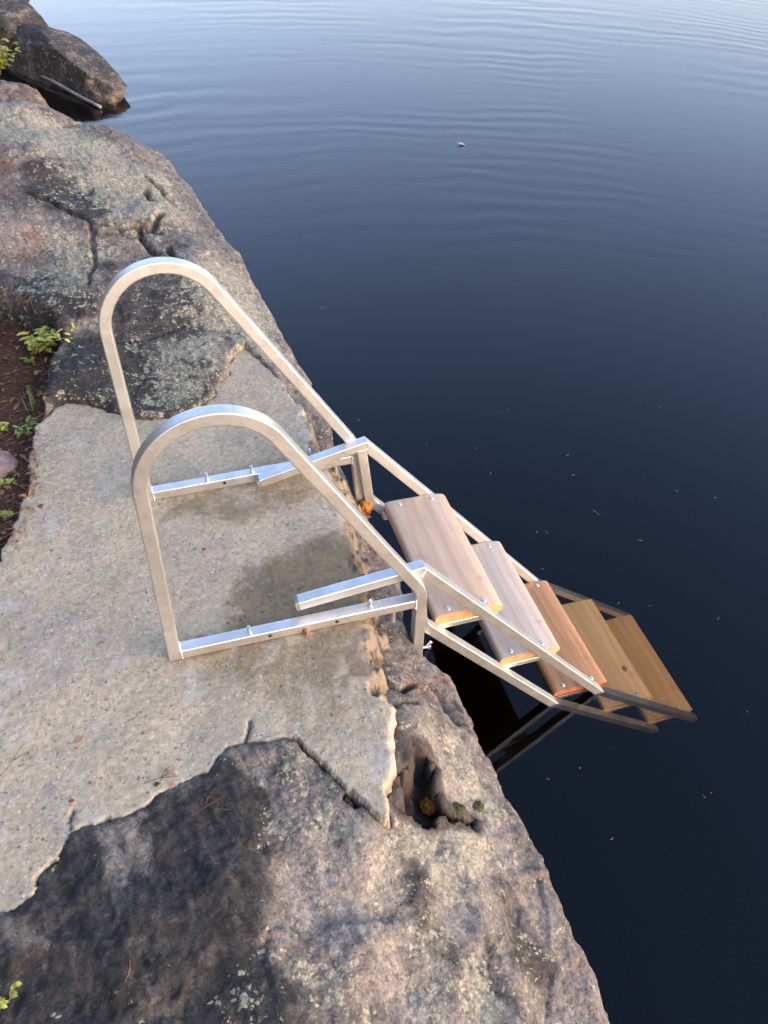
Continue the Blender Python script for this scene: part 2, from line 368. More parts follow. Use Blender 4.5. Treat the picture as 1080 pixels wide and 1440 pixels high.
# ------------------------------------------------------------------ outlines on the ground
SLAB = np.array([at(a, b, 0)[:2] for a, b in [
    (345,488),(362,500),(382,522),(402,545),(425,572),(440,598),(448,622),(462,640),(478,660),(488,690),(497,740),(505,790),(513,830),
    (521,872),(523,925),(534,965),(553,990),(557,1010),(549,1060),(545,1148),(520,1128),(497,1110),(460,1078),(440,1055),(423,1043),(398,1034),
    (375,1040),(345,1041),(318,1050),(305,1068),(292,1085),(262,1094),(240,1106),(222,1112),(212,1128),(190,1142),(150,1154),
    (112,1162),(98,1172),(80,1203),(52,1232),(46,1255),(20,1278),(-20,1288),(-120,1290),(-160,1000),(-20,830),(2,770),(18,742),(30,705),(38,680),
    (42,640),(48,600),(72,573),(94,564),(120,566),(140,572),(160,579),(190,588),(215,587),(240,586),(265,576),(288,566),(302,556),
    (300,541),(320,527),(321,508),(332,498)]])
SOIL = np.array([at(a, b, 0)[:2] for a, b in [(-260,430),(0,432),(30,438),(50,447),(90,470),(96,492),(78,516),(72,545),(70,567),(60,585),(60,640),(52,690),(40,730),(20,780),(-20,840),(-260,900)]])
HOLE = np.array([at(600+(a-600)*.84, 1115+(b-1115)*.84, -.09)[:2] for a, b in [(578,1048),(600,1046),(611,1068),(614,1095),(626,1118),(648,1131),(690,1129),(692,1142),(655,1146),(632,1150),(600,1164),(570,1152),(556,1150),(554,1100),(570,1096)]])
CTRL = np.array([[*at(a, b, z)[:2], z] for a, b, z in [
    (100,520,.05),(250,500,.03),(340,465,.02),(400,500,.02),(440,580,0),(475,640,-.03),(100,400,.10),(250,380,.08),(330,400,.055),(20,400,.08),
    (100,300,.13),(200,300,.12),(280,320,.06),(100,220,.17),(200,220,.11),(20,200,.22),(20,150,.22),(120,185,.12),(0,300,.16),(200,575,.012),(110,555,.03),
    (20,1300,-.004),(100,1195,-.004),(200,1145,-.004),(300,1092,-.004),(400,1050,-.006),(50,1420,-.03),(200,1300,.005),(300,1250,.0),(350,1400,-.02),
    (450,1115,-.012),(500,1155,-.018),(450,1160,-.02),(500,1205,-.03),(480,1330,-.05),(560,1250,-.09),(600,1400,-.13),(650,1300,-.16),(700,1400,-.19),(650,1180,-.13),(700,1200,-.18),
    (600,1000,-.09),(640,1060,-.13),(620,960,-.13),(670,1120,-.17),(575,1010,-.035),(562,1075,-.045),(550,930,-.12),(550,880,-.12),(740,1300,-.23),(790,1420,-.27),
    (515,800,-.09),(500,700,-.07),(540,860,-.12),(580,900,-.14),(-100,600,.0),(-150,300,.12),(-150,1000,0),(-150,1400,-.02),(200,1600,-.02),(600,1700,-.13)]])
def zrock(X, Y):
    num = np.zeros(X.shape); den = np.full(X.shape, 1e-12)
    for x, y, z in CTRL:
        s2 = .09**2*(1+max(0, y-1)*.9)**2
        w_ = 1/((X-x)**2+(Y-y)**2+s2*.25)**1.6
        num += w_*z; den += w_
    return num/den
EDGE = sorted([(at(a, b, z)[1], at(a, b, z)[0], z) for a, b, z in [
    (200,192,.0),(230,213,.05),(262,250,.04),(300,310,.02),(322,340,.01),(345,370,0),(365,402,-.01),(385,440,-.02),(408,485,-.03),(430,530,-.04),(455,578,-.05),(476,632,-.07),(494,690,-.09),
    (530,760,-.11),(560,815,-.13),(572,855,-.14),(574,895,-.15),(604,922,-.16),(636,945,-.18),(652,985,-.21),(680,1050,-.23),(700,1085,-.24),(730,1150,-.26),
    (760,1220,-.28),(800,1300,-.29),(830,1370,-.30),(858,1440,-.31)]])
EY = np.array([e[0] for e in EDGE]); EX = np.array([e[1] for e in EDGE]); EZ = np.array([e[2] for e in EDGE])

# ------------------------------------------------------------------ rock ground
def gauss_cols(A, sig):
    k = int(3*sig)+1; t = np.arange(-k, k+1); g = np.exp(-.5*(t/sig)**2); g /= g.sum()
    B = np.pad(A, ((0, 0), (k, k)), mode='edge'); return sum(g[i]*B[:, i:i+A.shape[1]] for i in range(2*k+1))
def build_rock():
    ys = np.concatenate([np.arange(-3.2, -1.25, .03), np.arange(-1.25, .2, .0055), np.arange(.2, 1.7, .008), np.arange(1.7, 4.3, .011), np.arange(4.3, 5.6, .03)])
    si = np.concatenate([np.arange(-2.4, -1.2, .04), np.arange(-1.2, 0, .0055)])
    so = np.concatenate([np.arange(0, .5, .0055), np.arange(.5, 2.6, .04)])
    sc = np.concatenate([si, so])
    Yg, Sg = np.meshgrid(ys, sc, indexing='ij')
    ex = np.interp(ys, EY, EX)[:, None]; ez = np.interp(ys, EY, EZ)[:, None]
    q = np.stack([ys*0, ys, ys*0], -1)
    ex = ex+(.03*fbm(q, 2.5, 3, .5, 3.1)*sstep(np.abs(ys-.1), .5, 1.0))[:, None]+(.008*fbm(q, 9, 3, .6, 9.1))[:, None]
    inner = Sg <= 0
    X = np.where(inner, ex+Sg, ex+.04*np.clip(Sg, 0, 1)-.10*sstep(Sg, .5, 1.6))
    zi = zrock(X, Yg)
    kf = sstep(Sg, -.22, 0)
    Z = np.where(inner, zi*(1-kf)+np.minimum(zi, ez)*kf*1.0, 0)
    ztop = Z[:, len(si)-1][:, None]
    Z = np.where(inner, Z, ztop-Sg)
    Yw = Yg.copy()
    # far end of the ledge falls to the inlet
    A = at(165, 180, .05)[:2]; B = at(0, 133, .18)[:2]; tdir = (B-A)/np.linalg.norm(B-A); nrm = np.array([-tdir[1], tdir[0]])
    if nrm[1] < 0: nrm = -nrm
    beyond = (X-A[0])*nrm[0]+(Yg-A[1])*nrm[1]+.05*fbm(np.stack([X, Yg, X*0], -1), 3, 3)
    Z = Z-np.where(inner, 1.6*sstep(beyond, -.22, .42), 1.6*sstep(beyond, -.22, .42))
    # hollows under the pad and the soil pocket
    n_e = .012*fbm(np.stack([X, Yg, X*0], -1), 14, 3)
    ds = sdf(X, Yg, SLAB)+n_e*.6; dso = sdf(X, Yg, SOIL)+n_e*2
    top = inner | (Sg < .12)
    Z = np.where(top, Z*(1-sstep(ds, -.004, .014))+np.minimum(Z, -.09)*sstep(ds, -.004, .014), Z)
    Z = np.where(top, Z*(1-sstep(dso, -.01, .05))+np.minimum(Z, -.14)*sstep(dso, -.01, .05), Z)
    fh = .009*facets(np.stack([X, Yg, X*0], -1), 26, 2.0)
    Z = Z-(.125+.5*fh)*sstep(sdf(X, Yg, HOLE)+n_e*.5+fh, -.004, .008)*top
    core = slice(30, len(si)+90)
    sX, sZ = gauss_cols(X, 5.0), gauss_cols(Z, 5.0)
    m = sstep(Sg, -.10, -.03)*(1-sstep(Sg, .2, .4))
    X = X*(1-m)+sX*m; Z = Z*(1-m)+sZ*m
    P = np.stack([X, Yw, Z], -1)
    du = np.gradient(P, axis=0); dv = np.gradient(P, axis=1)
    N = np.cross(dv, du); N /= np.linalg.norm(N, axis=-1)[..., None]+1e-12
    N = np.where((N[..., 2:3] < -.3), -N, N)
    deep = 1-.8*sstep(ds, -.02, .02)
    lowkeep = 1-.85*(1-sstep(-ds, .0, .16))*(1-sstep(X, .36, .42)*(1-sstep(Yg, .6, .9)))
    disp = lowkeep*(.028*fbm(P, 1.7, 2, .5, 5)+.009*fbm(P, 5, 3, .5, 2)+.0040*facets(P, 6, 3.0))+.0038*fbm(P, 17, 5, .62, 8)+.0022*facets(P, 17, 8.0)+.0009*facets(P, 48, 5.0)
    stra = np.stack([P[..., 0]*2.2+P[..., 1]*.55, P[..., 1]*.45-P[..., 0]*.15, P[..., 2]*2], -1)   # grain runs along the shore
    disp = disp+.006*fbm(stra, 9, 5, .6, 4, True)-.004
    near = sstep(-Yg, -.2, .1)
    disp = disp*(.75+.25*near)-.003*np.exp(-((ds+.005)/.006)**2)*sstep(-Yg, -.1, .1)
    # joints in the rock
    def crack(pts, z, wid, dep):
        Wp = np.array([at(a, b, z)[:2] for a, b in pts])
        wob = .022*fbm(P, 14, 2, .5, 21)
        d = seg_dist(P[..., 0]+wob, P[..., 1]+wob*.7, Wp)
        return -dep*(1-sstep(d, wid*.2, wid))
    CR = [([(40,285),(75,292),(105,308),(140,318),(172,322),(200,318),(225,322)], .11, .018, .03),
          ([(150,328),(170,326),(185,330),(215,318),(225,300)], .11, .020, .032),
          ([(130,322),(132,360),(124,400)], .10, .014, .02),
          ([(190,322),(205,345),(222,352)], .09, .024, .035), ([(236,345),(248,362)], .09, .018, .035),
          ([(205,255),(225,268),(240,280),(250,285)], .10, .018, .03), ([(205,272),(214,285)], .10, .018, .03),
          ([(190,218),(215,222)], .10, .024, .03),
          ([(120,470),(160,478),(210,470),(255,452)], .06, .010, .014), ([(275,452),(330,460)], .05, .011, .025),
          ([(552,1000),(566,985),(586,975)], -.07, .011, .03), ([(423,1043),(460,1082),(497,1116),(545,1156)], -.03, .011, .05),
          ([(610,948),(628,972),(645,1000)], -.13, .010, .02), ([(540,960),(566,968),(580,952)], -.10, .012, .04),
          ([(486,1128),(500,1136)], -.04, .014, .03)]
    cmask = np.zeros(X.shape)
    for pts, z, wd, dp in CR:
        cmask = np.maximum(cmask, sstep(-crack(pts, z, wd, 1), .35, .8)*(.9 if dp > .025 else .5))
    for pts, z, wd, dp in CR:
        disp = disp+crack(pts, z, wd, dp)
    P = P+N*(disp*deep*(1-.75*sstep(dso, -.01, .03)))[..., None]
    # masks
    X, Y, Z = P[..., 0], P[..., 1], P[..., 2]
    f1 = fbm(P, 4, 3, .5, 31)
    wf = (.3+.7*sstep(Y, .5, 2.0)+.4)
    X = X+wf*(.055*fbm(P, 7, 4, .6, 61)); Y = Y+wf*(.055*fbm(P, 7, 4, .6, 77))
    dark = .10+.25*f1
    dark += 1.25*blob(X, Y, [(20,1290),(90,1200),(240,1120),(300,1090),(350,1050),(400,1060),(385,1120),(370,1180),(385,1240),(380,1300),(360,1330),(410,1400),(420,1480),(-200,1500),(-200,1300)], .085, -.02)
    for pp in ([(150,1170),(200,1160),(225,1190),(215,1225),(190,1215),(160,1240),(140,1215)], [(10,1300),(70,1290),(85,1320),(40,1345),(0,1335)], [(190,1370),(240,1380),(260,1440),(200,1450)],
               [(140,1215),(165,1225),(175,1290),(150,1320),(140,1270)], [(340,1050),(380,1060),(370,1110),(345,1120)], [(455,1360),(500,1370),(540,1440),(470,1440)]):
        dark -= 1.0*blob(X, Y, pp, .03, -.01)
    dark += .95*blob(X, Y, [(60,520),(95,480),(160,470),(250,500),(310,500),(320,520),(295,545),(260,575),(200,590),(70,570)], .05, .05)
    dark += .8*blob(X, Y, [(-50,370),(120,390),(150,440),(90,460),(-50,430)], .06, .08)
    dark += .75*blob(X, Y, [(20,250),(110,225),(150,270),(140,310),(40,300)], .08, .13)
    dark += .7*blob(X, Y, [(150,380),(300,380),(330,430),(280,470),(150,470)], .06, .07)
    dark += .75*blob(X, Y, [(640,1300),(700,1250),(770,1420),(800,1500),(700,1500)], .06, -.2)*.4
    dark += .45*blob(X, Y, [(525,860),(580,860),(575,930),(530,970)], .02, -.13)+.6*blob(X, Y, [(620,950),(640,945),(665,1010),(650,1020)], .02, -.16)
    dark += .45*blob(X, Y, [(400,1180),(480,1130),(500,1230),(470,1300),(410,1250)], .06, -.04)*.6
    dark += .5*blob(X, Y, [(560,1210),(600,1230),(640,1330),(690,1440),(650,1440),(590,1330)], .03, -.13)+.5*blob(X, Y, [(690,1210),(730,1240),(790,1370),(770,1400),(720,1310)], .03, -.2)
    dark += .35*sstep(fbm(P, 2.6, 3, .55, 90), .1, .5)
    dark += .5*sstep(-Z, .30, .42)+.5*sstep(-Z, .60, .72)
    lich = .25+.3*fbm(P, 3, 2, .5, 44)
    lich += .75*blob(X, Y, [(-50,150),(100,180),(180,210),(240,250),(260,290),(180,310),(100,270),(60,220),(-50,200)], .1, .14)
    lich += .9*blob(X, Y, [(250,380),(345,375),(385,440),(400,480),(370,500),(330,470),(270,450)], .08, .03)
    lich += .6*blob(X, Y, [(190,480),(310,470),(320,520),(290,550),(210,570)], .06, .05)
    lich += .65*blob(X, Y, [(60,330),(130,330),(130,400),(100,430),(60,410)], .06, .1)
    lich += .85*blob(X, Y, [(630,1020),(660,1050),(700,1110),(700,1140),(650,1110)], .03, -.16)
    lich += .8*blob(X, Y, [(560,1150),(680,1150),(710,1190),(680,1230),(630,1260),(560,1200)], .05, -.12)
    lich += .5*blob(X, Y, [(540,1280),(620,1300),(760,1440),(600,1460)], .08, -.12)
    lich += .45*blob(X, Y, [(400,1290),(480,1330),(560,1440),(440,1440)], .06, -.05)
    lich -= .6*blob(X, Y, [(20,1290),(240,1120),(380,1080),(370,1300),(300,1400),(-200,1500),(-200,1300)], .08, -.02)
    lich -= .5*sstep(-Z, .32, .5)
    pale = -.15+.5*fbm(P, 2.2, 3, .55, 71)
    pale += .95*blob(X, Y, [(400,1180),(520,1160),(600,1010),(640,985),(700,1090),(760,1220),(860,1440),(860,1500),(600,1500),(520,1330),(440,1280)], .05, -.1)
    pale -= .6*blob(X, Y, [(690,1200),(730,1235),(800,1380),(770,1400),(715,1310)], .03, -.2)+.5*blob(X, Y, [(560,1210),(600,1230),(640,1330),(690,1440),(650,1440),(590,1330)], .03, -.13)
    pale += .6*blob(X, Y, [(-50,150),(120,185),(250,250),(270,300),(180,300),(60,230),(-50,215)], .1, .14)+.6*blob(X, Y, [(250,350),(340,370),(400,470),(470,620),(440,600),(360,480),(270,400)], .05, .0)
    warm = .15+.5*f1
    warm += 1.2*blob(X, Y, [(-40,210),(20,220),(30,260),(25,300),(60,320),(20,380),(-40,340)], .05, .16)
    warm += .8*blob(X, Y, [(470,630),(500,640),(498,700),(540,780),(500,790),(480,690)], .02, -.07)
    warm += .8*blob(X, Y, [(525,860),(580,860),(575,900),(640,940),(640,980),(560,960),(530,960)], .02, -.13)
    warm += .4*blob(X, Y, [(580,1240),(640,1250),(700,1350),(640,1340)], .04, -.14)
    warm += .5*blob(X, Y, [(390,510),(500,640),(480,660),(440,610)], .03, -.01)
    wet_shade = .97*sstep(sdf(P[..., 0], P[..., 1], HOLE)+.012*f1, -.030, -.012)  # shade of the hollow painted over its floor and walls
    wet_shade = np.maximum(wet_shade, .8*sstep(-Z, .64, .74))
    wet_shade = np.maximum(wet_shade, cmask)  # cracks take the same dark colour
    o = grid_mesh('rock_ground', P, M_ROCK, dict(pale=np.clip(pale, 0, 1), dark=dark, lichen=np.clip(lich, -1, 1.1), warm=np.clip(warm, 0, 1), wet_shade=np.clip(wet_shade, 0, 1)))
    tag(o, kind='structure'); return o
ROCK = build_rock()

def build_slab():
    xs = np.arange(-1.1, .80, .0055); ys = np.arange(-.75, 1.55, .0055)
    Y, X = np.meshgrid(ys, xs, indexing='ij')
    P0 = np.stack([X, Y, X*0], -1)
    front = sstep(X, .36, .50)*(1-sstep(Y, .7, 1.0))
    d = sdf(X, Y, SLAB)+(.014+.02*front)*fbm(P0, 15, 4, .65, 3)+.004*fbm(P0, 60, 2, .6, 5)+.005*fbm(P0, 30, 3, .6, 25)
    rub = fbm(P0, 26, 4, .6, 17)
    r = .0035+.044*front
    e = np.clip(d/r, 0, 1)
    Z = -r*.7*(1-np.sqrt(np.clip(1-(1-e)**2, 0, 1)))
    Z = Z+np.clip(d, -.2, 0)*(9.0-6.8*front)
    band = front*np.exp(-(np.minimum(d, .0)/.03)**2)*(1-sstep(d, .0, .03))
    Z = Z+band*.05*rub*(1-.7*sstep(-Y, .25, .32))
    Z = Z+.006*fbm(P0, 2.2, 3, .5, 9)+.0022*fbm(P0, 11, 3, .5, 13)+.0012*fbm(P0, 45, 3, .6, 15)
    Z = Z-.004                                                    # sits a hair under the ladder feet
    # hairline joints
    for pts in ([(345,1041),(350,1022),(352,1012)], [(98,1165),(97,1150),(100,1140)]):
        Wp = [at(a, b, 0)[:2] for a, b in pts]
        Z = Z-.012*(1-sstep(seg_dist(X+.006*rub, Y, Wp), .001, .006))
    P = np.stack([X, Y, Z], -1)
    dq = d[:-1, :-1]
    X = X+.05*fbm(P0, 8, 4, .6, 61); Y = Y+.05*fbm(P0, 8, 4, .6, 77)
    low = sstep(-Z, .006+.028*front, .012+.042*front)
    st = blob(X, Y, [(250,905),(330,880),(335,840),(360,800),(410,765),(470,748),(500,765),(512,830),(523,870),(526,950),(470,985),(425,995),(375,985),(330,968),(270,945)], .075)*(1-.45*sstep(-Y, -.03, .02))
    st = np.maximum(st, .62*blob(X, Y, [(212,700),(300,680),(360,690),(440,660),(470,690),(400,715),(345,738),(300,735),(225,728)], .06))
    st = np.maximum(st, .55*blob(X, Y, [(330,660),(410,625),(450,640),(380,660)], .05))
    st = np.maximum(st, .35*blob(X, Y, [(380,980),(540,960),(545,1010),(430,1040)], .05))
    br = front*(1-sstep(d, .004, .035))*1.1*sstep(-P0[..., 1], .24, .32)*(1-low)
    so = front*(1-sstep(d, .0, .05))*1.3*(1-sstep(-P0[..., 1], .20, .30))+.75*blob(X, Y, [(490,860),(530,860),(530,960),(490,950)], .03)+.5*blob(X, Y, [(490,740),(520,800),(520,850),(480,820)], .03)
    so = so+.35*(1-sstep(d, .01, .06))*sstep(-X, .1, .3)+.3*blob(X, Y, [(212,700),(330,690),(330,735),(225,728)], .03)
    so = np.maximum(np.minimum(so, .95), 1.2*low*front*(1-.5*sstep(rub, -.1, .3))+1.05*low*(1-front))  # soil along the edges, plus side walls darkened with depth
    o = grid_mesh('concrete_pavement', P, M_CONC, dict(stain=st, broken=br, soil_dark=so), keep=dq > -.10)
    return tag(o, kind='structure')
build_slab()

def build_soil():
    xs = np.arange(-1.7, -.05, .01); ys = np.arange(.1, 2.4, .01)
    Y, X = np.meshgrid(ys, xs, indexing='ij'); P0 = np.stack([X, Y, X*0], -1)
    d = sdf(X, Y, SOIL)+.03*fbm(P0, 8, 3)
    Z = -.045+.02*fbm(P0, 4, 3)+.012*fbm(P0, 18, 4, .6)+np.clip(d-.0, -.1, 0)*.9-.02*sstep(d, 0, .1)
    o = grid_mesh('soil', np.stack([X, Y, Z], -1), M_SOIL, keep=d[:-1, :-1] > -.08)
    return tag(o, kind='structure')
build_soil()

# unseen bank added left of the ledge, steep to darken reflections and sky light
def build_bank():
    xs = np.linspace(-26, -1.35, 60); ys = np.linspace(-14, 26, 90)
    Y, X = np.meshgrid(ys, xs, indexing='ij'); P0 = np.stack([X, Y, X*0], -1)
    t = -1.35-X
    Z = -.25+1.0*np.minimum(t, 11)*sstep(t, .3, 2.5)+.9*fbm(P0, .6, 5, .6)*sstep(t, .8, 3)
    Z = np.where(Y > 5, Z-1.2*sstep(Y-X*0, 5, 9)*(1-sstep(t, 1.5, 6)), Z)
    o = grid_mesh('ground', np.stack([X, Y, Z], -1), mat_simple('unseen_bank', (.06, .058, .022), .95, 0, .5, 6, .02))
    return tag(o, kind='structure')
build_bank()

# ------------------------------------------------------------------ lake
def box_mesh(name, x0, x1, y0, y1, z0, z1, mat, parent=None):
    v = [(x, y, z) for z in (z0, z1) for y in (y0, y1) for x in (x0, x1)]
    f = [(0,2,3,1), (4,5,7,6), (0,1,5,4), (2,6,7,3), (0,4,6,2), (1,3,7,5)]
    return mesh(name, v, f, mat, parent, smooth=False)
tag(box_mesh('water', -300, 500, -300, 600, -8.0, WAT, M_WATER), kind='structure')
tag(box_mesh('lakebed', -298, 498, -298, 598, -7.9, -7.0, mat_simple('lake_mud', (.03, .024, .016), .95)), kind='structure')

# ------------------------------------------------------------------ ladder
T = .03078; H = T/2; GAP = .003; W = .6; YA = T+GAP
ladder = bpy.data.objects.new('swim_ladder', None); COL.objects.link(ladder)
tag(ladder, 'silver aluminium swim ladder with looped handrails and cedar steps descending into the lake', 'ladder')

def sweep(path, y, t=T, cr=.003, seg=4, ty=None):
    """square tube with rounded corners along a path in the plane of y: verts, faces, normals"""
    path = np.asarray(path, float); n = len(path)
    hx = t/2; hy = (ty or t)/2
    prof = []
    for cx, cyy, a0 in ((hx-cr, hy-cr, 0), (-hx+cr, hy-cr, 90), (-hx+cr, -hy+cr, 180), (hx-cr, -hy+cr, 270)):
        for k in range(seg):
            a = R(a0+90*k/(seg-1)); prof.append((cx+cr*math.cos(a), cyy+cr*math.sin(a), math.cos(a), math.sin(a)))
    dd = np.diff(path, axis=0); dd /= np.linalg.norm(dd, axis=1)[:, None]
    V = []; N = []; F = []; m = len(prof)
    def ring(p, nv, nu):
        for px_, py_, ca, sa in prof:
            V.append((p[0]+nv[0]*px_, y+py_, p[1]+nv[1]*px_)); N.append((nu[0]*ca, sa, nu[1]*ca))
    perp = lambda d: np.array([-d[1], d[0]])
    last = None
    for i in range(n):
        a = dd[max(0, i-1)]; b = dd[min(n-2, i)]
        na, nb = perp(a), perp(b); nn = na+nb; nn /= np.linalg.norm(nn); nu = nn.copy(); sharp = a@b < .95; nn = nn/max(.3, nn@na)
        start = len(V); ring(path[i], nn, na if sharp else nu)
        if last is not None: F += [(last+k, last+(k+1) % m, start+(k+1) % m, start+k) for k in range(m)]
        if sharp: start = len(V); ring(path[i], nn, nb)
        last = start
    for i, d in ((0, -dd[0]), (n-1, dd[-1])):
        start = len(V); nn = perp(dd[0] if i == 0 else dd[-1])
        for px_, py_, ca, sa in prof: V.append((path[i, 0]+nn[0]*px_, y+py_, path[i, 1]+nn[1]*px_)); N.append((d[0], 0, d[1]))
        F.append(tuple(start+k for k in range(m)))
    return V, F, N
def tube(name, sw, mat, parent, fix=None):
    V, F, N = sw
    o = mesh(name, fix(V) if fix else V, F, mat, parent)
    bm = bmesh.new(); bm.from_mesh(o.data)
    for f in bm.faces:
        nv = sum((Vector(N[v.index]) for v in f.verts), Vector())
        f.normal_update()
        if f.normal.dot(nv) < 0: f.normal_flip()
    bm.to_mesh(o.data); bm.free()
    o.data.normals_split_custom_set_from_vertices([tuple(map(float, q)) for q in N])
    return o
def join(parts):
    V, F = [], []
    for v, f in parts:
        b = len(V); V += list(v); F += [tuple(i+b for i in q) for q in f]
    return V, F
def finish(o):
    bm = bmesh.new(); bm.from_mesh(o.data); bmesh.ops.recalc_face_normals(bm, faces=bm.faces[:]); bm.to_mesh(o.data); bm.free()
    if o.data.polygons:
        o.data.set_sharp_from_angle(angle=R(50)) if hasattr(o.data, 'set_sharp_from_angle') else None
    return o
def cyl(c, axis, r, h, n=14, r2=None, dome=0):
    c = np.array(c, float); ax = np.array(axis, float); ax /= np.linalg.norm(ax)
    u = np.cross(ax, (0, 0, 1) if abs(ax[2]) < .9 else (1, 0, 0)); u /= np.linalg.norm(u); v = np.cross(ax, u)
    rings = [(0, r), (h, r2 or r)]
    if dome:
        rings = [(0, r)]+[(h*(.25+.75*math.sin(a)), r*math.cos(a)) for a in np.linspace(0, 1.35, 5)]
    V = [c+ax*z+(u*math.cos(2*math.pi*k/n)+v*math.sin(2*math.pi*k/n))*rr for z, rr in rings for k in range(n)]
    F = [(i*n+k, i*n+(k+1) % n, (i+1)*n+(k+1) % n, (i+1)*n+k) for i in range(len(rings)-1) for k in range(n)]
    F += [tuple(range(n))[::-1], tuple((len(rings)-1)*n+k for k in range(n))]
    return V, F

def rail_path():
    L, a, Rr, h, b, c, r2, R2, R3 = .62818, .01156, .16642, .55035, 1.02332, .03177, .10792, .1485, .14885
    nrm = lambda d: np.array([-d[1], d[0]])
    d0 = np.array([math.sin(a), math.cos(a)]); pts = []; p = np.array([0., 0.])
    for s in np.linspace(0, h, 8): pts.append((p+d0*s, d0))
    tot = (math.pi/2-a)+b
    for RR in (Rr, R2, R3):
        d = pts[-1][1]; p = pts[-1][0]; cen = p-nrm(d)*RR; th0 = math.atan2(*(p-cen)[::-1])
        for s in np.linspace(0, tot/3, 14)[1:]:
            e = np.array([math.cos(th0-s), math.sin(th0-s)]); pts.append((cen+RR*e, np.array([e[1], -e[0]])))
    p, d1 = pts[-1]; dl = np.array([math.sin(c), -math.cos(c)])
    k = np.linalg.solve(np.array([d1, -dl]).T, np.array([L+H, 0.])-p)
    ang = math.acos(d1@dl); tl = r2*math.tan(ang/2)
    pts.append((p+d1*(k[0]-tl), d1)); p = pts[-1][0]; cen = p-nrm(d1)*r2; th0 = math.atan2(*(p-cen)[::-1])
    for s in np.linspace(0, ang, 10)[1:]:
        e = np.array([math.cos(th0-s), math.sin(th0-s)]); pts.append((cen+r2*e, np.array([e[1], -e[0]])))
    p = pts[-1][0]; pts.append((p+dl*(p[1]+.24)/dl[1]*-1, dl)) if False else pts.append((p+dl*((p[1]+.24)/-dl[1]), dl))
    return np.array([q for q, _ in pts])
RAIL = rail_path()
def farfix(V):
    P = np.array(V, float); th, dx, sh, ro, dz = -.01877, -.00895, .04639, .03878, -.00434
    c, s = math.cos(th), math.sin(th); x = P[:, 0].copy(); y = P[:, 1]-W
    P[:, 0] = c*x-s*y+dx; P[:, 1] = W+s*x+c*y; P[:, 1] += P[:, 2]*sh
    x, z = P[:, 0].copy(), P[:, 2].copy(); c, s = math.cos(ro), math.sin(ro); P[:, 0] = c*x-s*z; P[:, 2] = s*x+c*z+dz
    return P
ident = lambda V: np.array(V, float)
def weld(pts, r=.0028):
    out = []
    for a, b in zip(pts[:-1], pts[1:]):
        a, b = np.array(a, float), np.array(b, float); n = max(2, int(np.linalg.norm(b-a)/.003))
        for k in range(n):
            c = a+(b-a)*k/n+RNG.normal(size=3)*.0004
            out.append(blobv(c, r*(.8+.5*random.random())))
    return join(out)
def blobv(c, r, n=6):
    V = [(c[0], c[1], c[2]+r)]; 
    for la in (.5, -.5):
        for k in range(n):
            a = 2*math.pi*(k+(la > 0)*.5)/n; V.append((c[0]+r*math.cos(la)*math.cos(a), c[1]+r*math.cos(la)*math.sin(a), c[2]+r*math.sin(la)))
    V.append((c[0], c[1], c[2]-r)); F = []
    for k in range(n):
        k2 = (k+1) % n
        F += [(0, 1+k, 1+k2), (1+k, 1+n+k, 1+k2), (1+k2, 1+n+k, 1+n+k2), (1+n+k, 2*n+1, 1+n+k2)]
    return V, F
def hexbolt(x, y, z, h, r=.0075):
    return join([cyl((x, y, z), (0, 0, 1), r, .005, 6), cyl((x, y, z+.005), (0, 0, 1), r*.62, h, 10)])

def handrail(y, fix, pins, holes, nuts, rods):
    L = .62818
    hr = tube('handrail', sweep(RAIL, y, cr=.0036), M_ALU, ladder, fix)
    tube('base_bar', sweep([(H+.0005, H), (L-.0008, H)], y), M_ALU, hr, fix)
    x0, x1 = H+.001, L-.001
    v, f = weld([(x0, y-H, 0), (x0, y-H, T), (x0, y+H, T)]); v2, f2 = weld([(x1, y-H, 0), (x1, y-H, T), (x1, y+H, T)])
    for vv, ff in ((v, f), (v2, f2)): mesh('weld_seam', fix(vv), ff, M_ALU, hr)
    for x, z0, hh in pins:
        vv, ff = hexbolt(x, y, z0, hh); finish(mesh('anchor_bolt', fix(vv), ff, M_STEEL, hr))
    for x, z in holes:
        vv, ff = cyl((x, y-H-.0004, z), (0, -1, 0), .0052, .0003, 14); mesh('bolt_hole_shade', fix(vv), ff, M_HOLE, hr)  # flat dark disc paints the shade inside each bolt hole
        a = np.linspace(0, 2*math.pi, 19); 
    for x, z in nuts:
        vv, ff = join([cyl((x, y-H, z), (0, -1, 0), .0095, .0015, 14), cyl((x, y-H-.0015, z), (0, -1, 0), .0078, .007, 6), cyl((x, y-H-.0085, z), (0, -1, 0), .0045, .008, 10)])
        finish(mesh('side_bolt', fix(vv), ff, M_RUST, hr))
    for x, y_, z0, z1 in rods:
        vv, ff = cyl((x, y_, z1), (0, 0, 1), .006, z0-z1, 12); finish(mesh('anchor_rod', fix(vv), ff, M_ALU, hr))
    return hr
near_rail = handrail(0.0, ident, [(.188, T, .016), (.505, T, .018)], [(.237, .0165), (.412, .0158)], [(.329, .009)], [(.570, -.004, 0, -.05)])
far_rail = handrail(W, farfix, [(.180, T, .018), (.315, T, .016), (.497, T, .04)], [(.228, .018)], [], [(.575, W, 0, -.05)])
# wing screw on the near leg
vv, ff = join([cyl((.664, -.002, -.205), (1, 0, 0), .004, .028, 10), cyl((.684, -.002, -.2), (.5, 0, .8), .006, .016, 8, .004), cyl((.684, -.002, -.206), (.5, 0, -.8), .006, .014, 8, .004)])
finish(mesh('wing_screw', vv, ff, M_STEEL, near_rail))

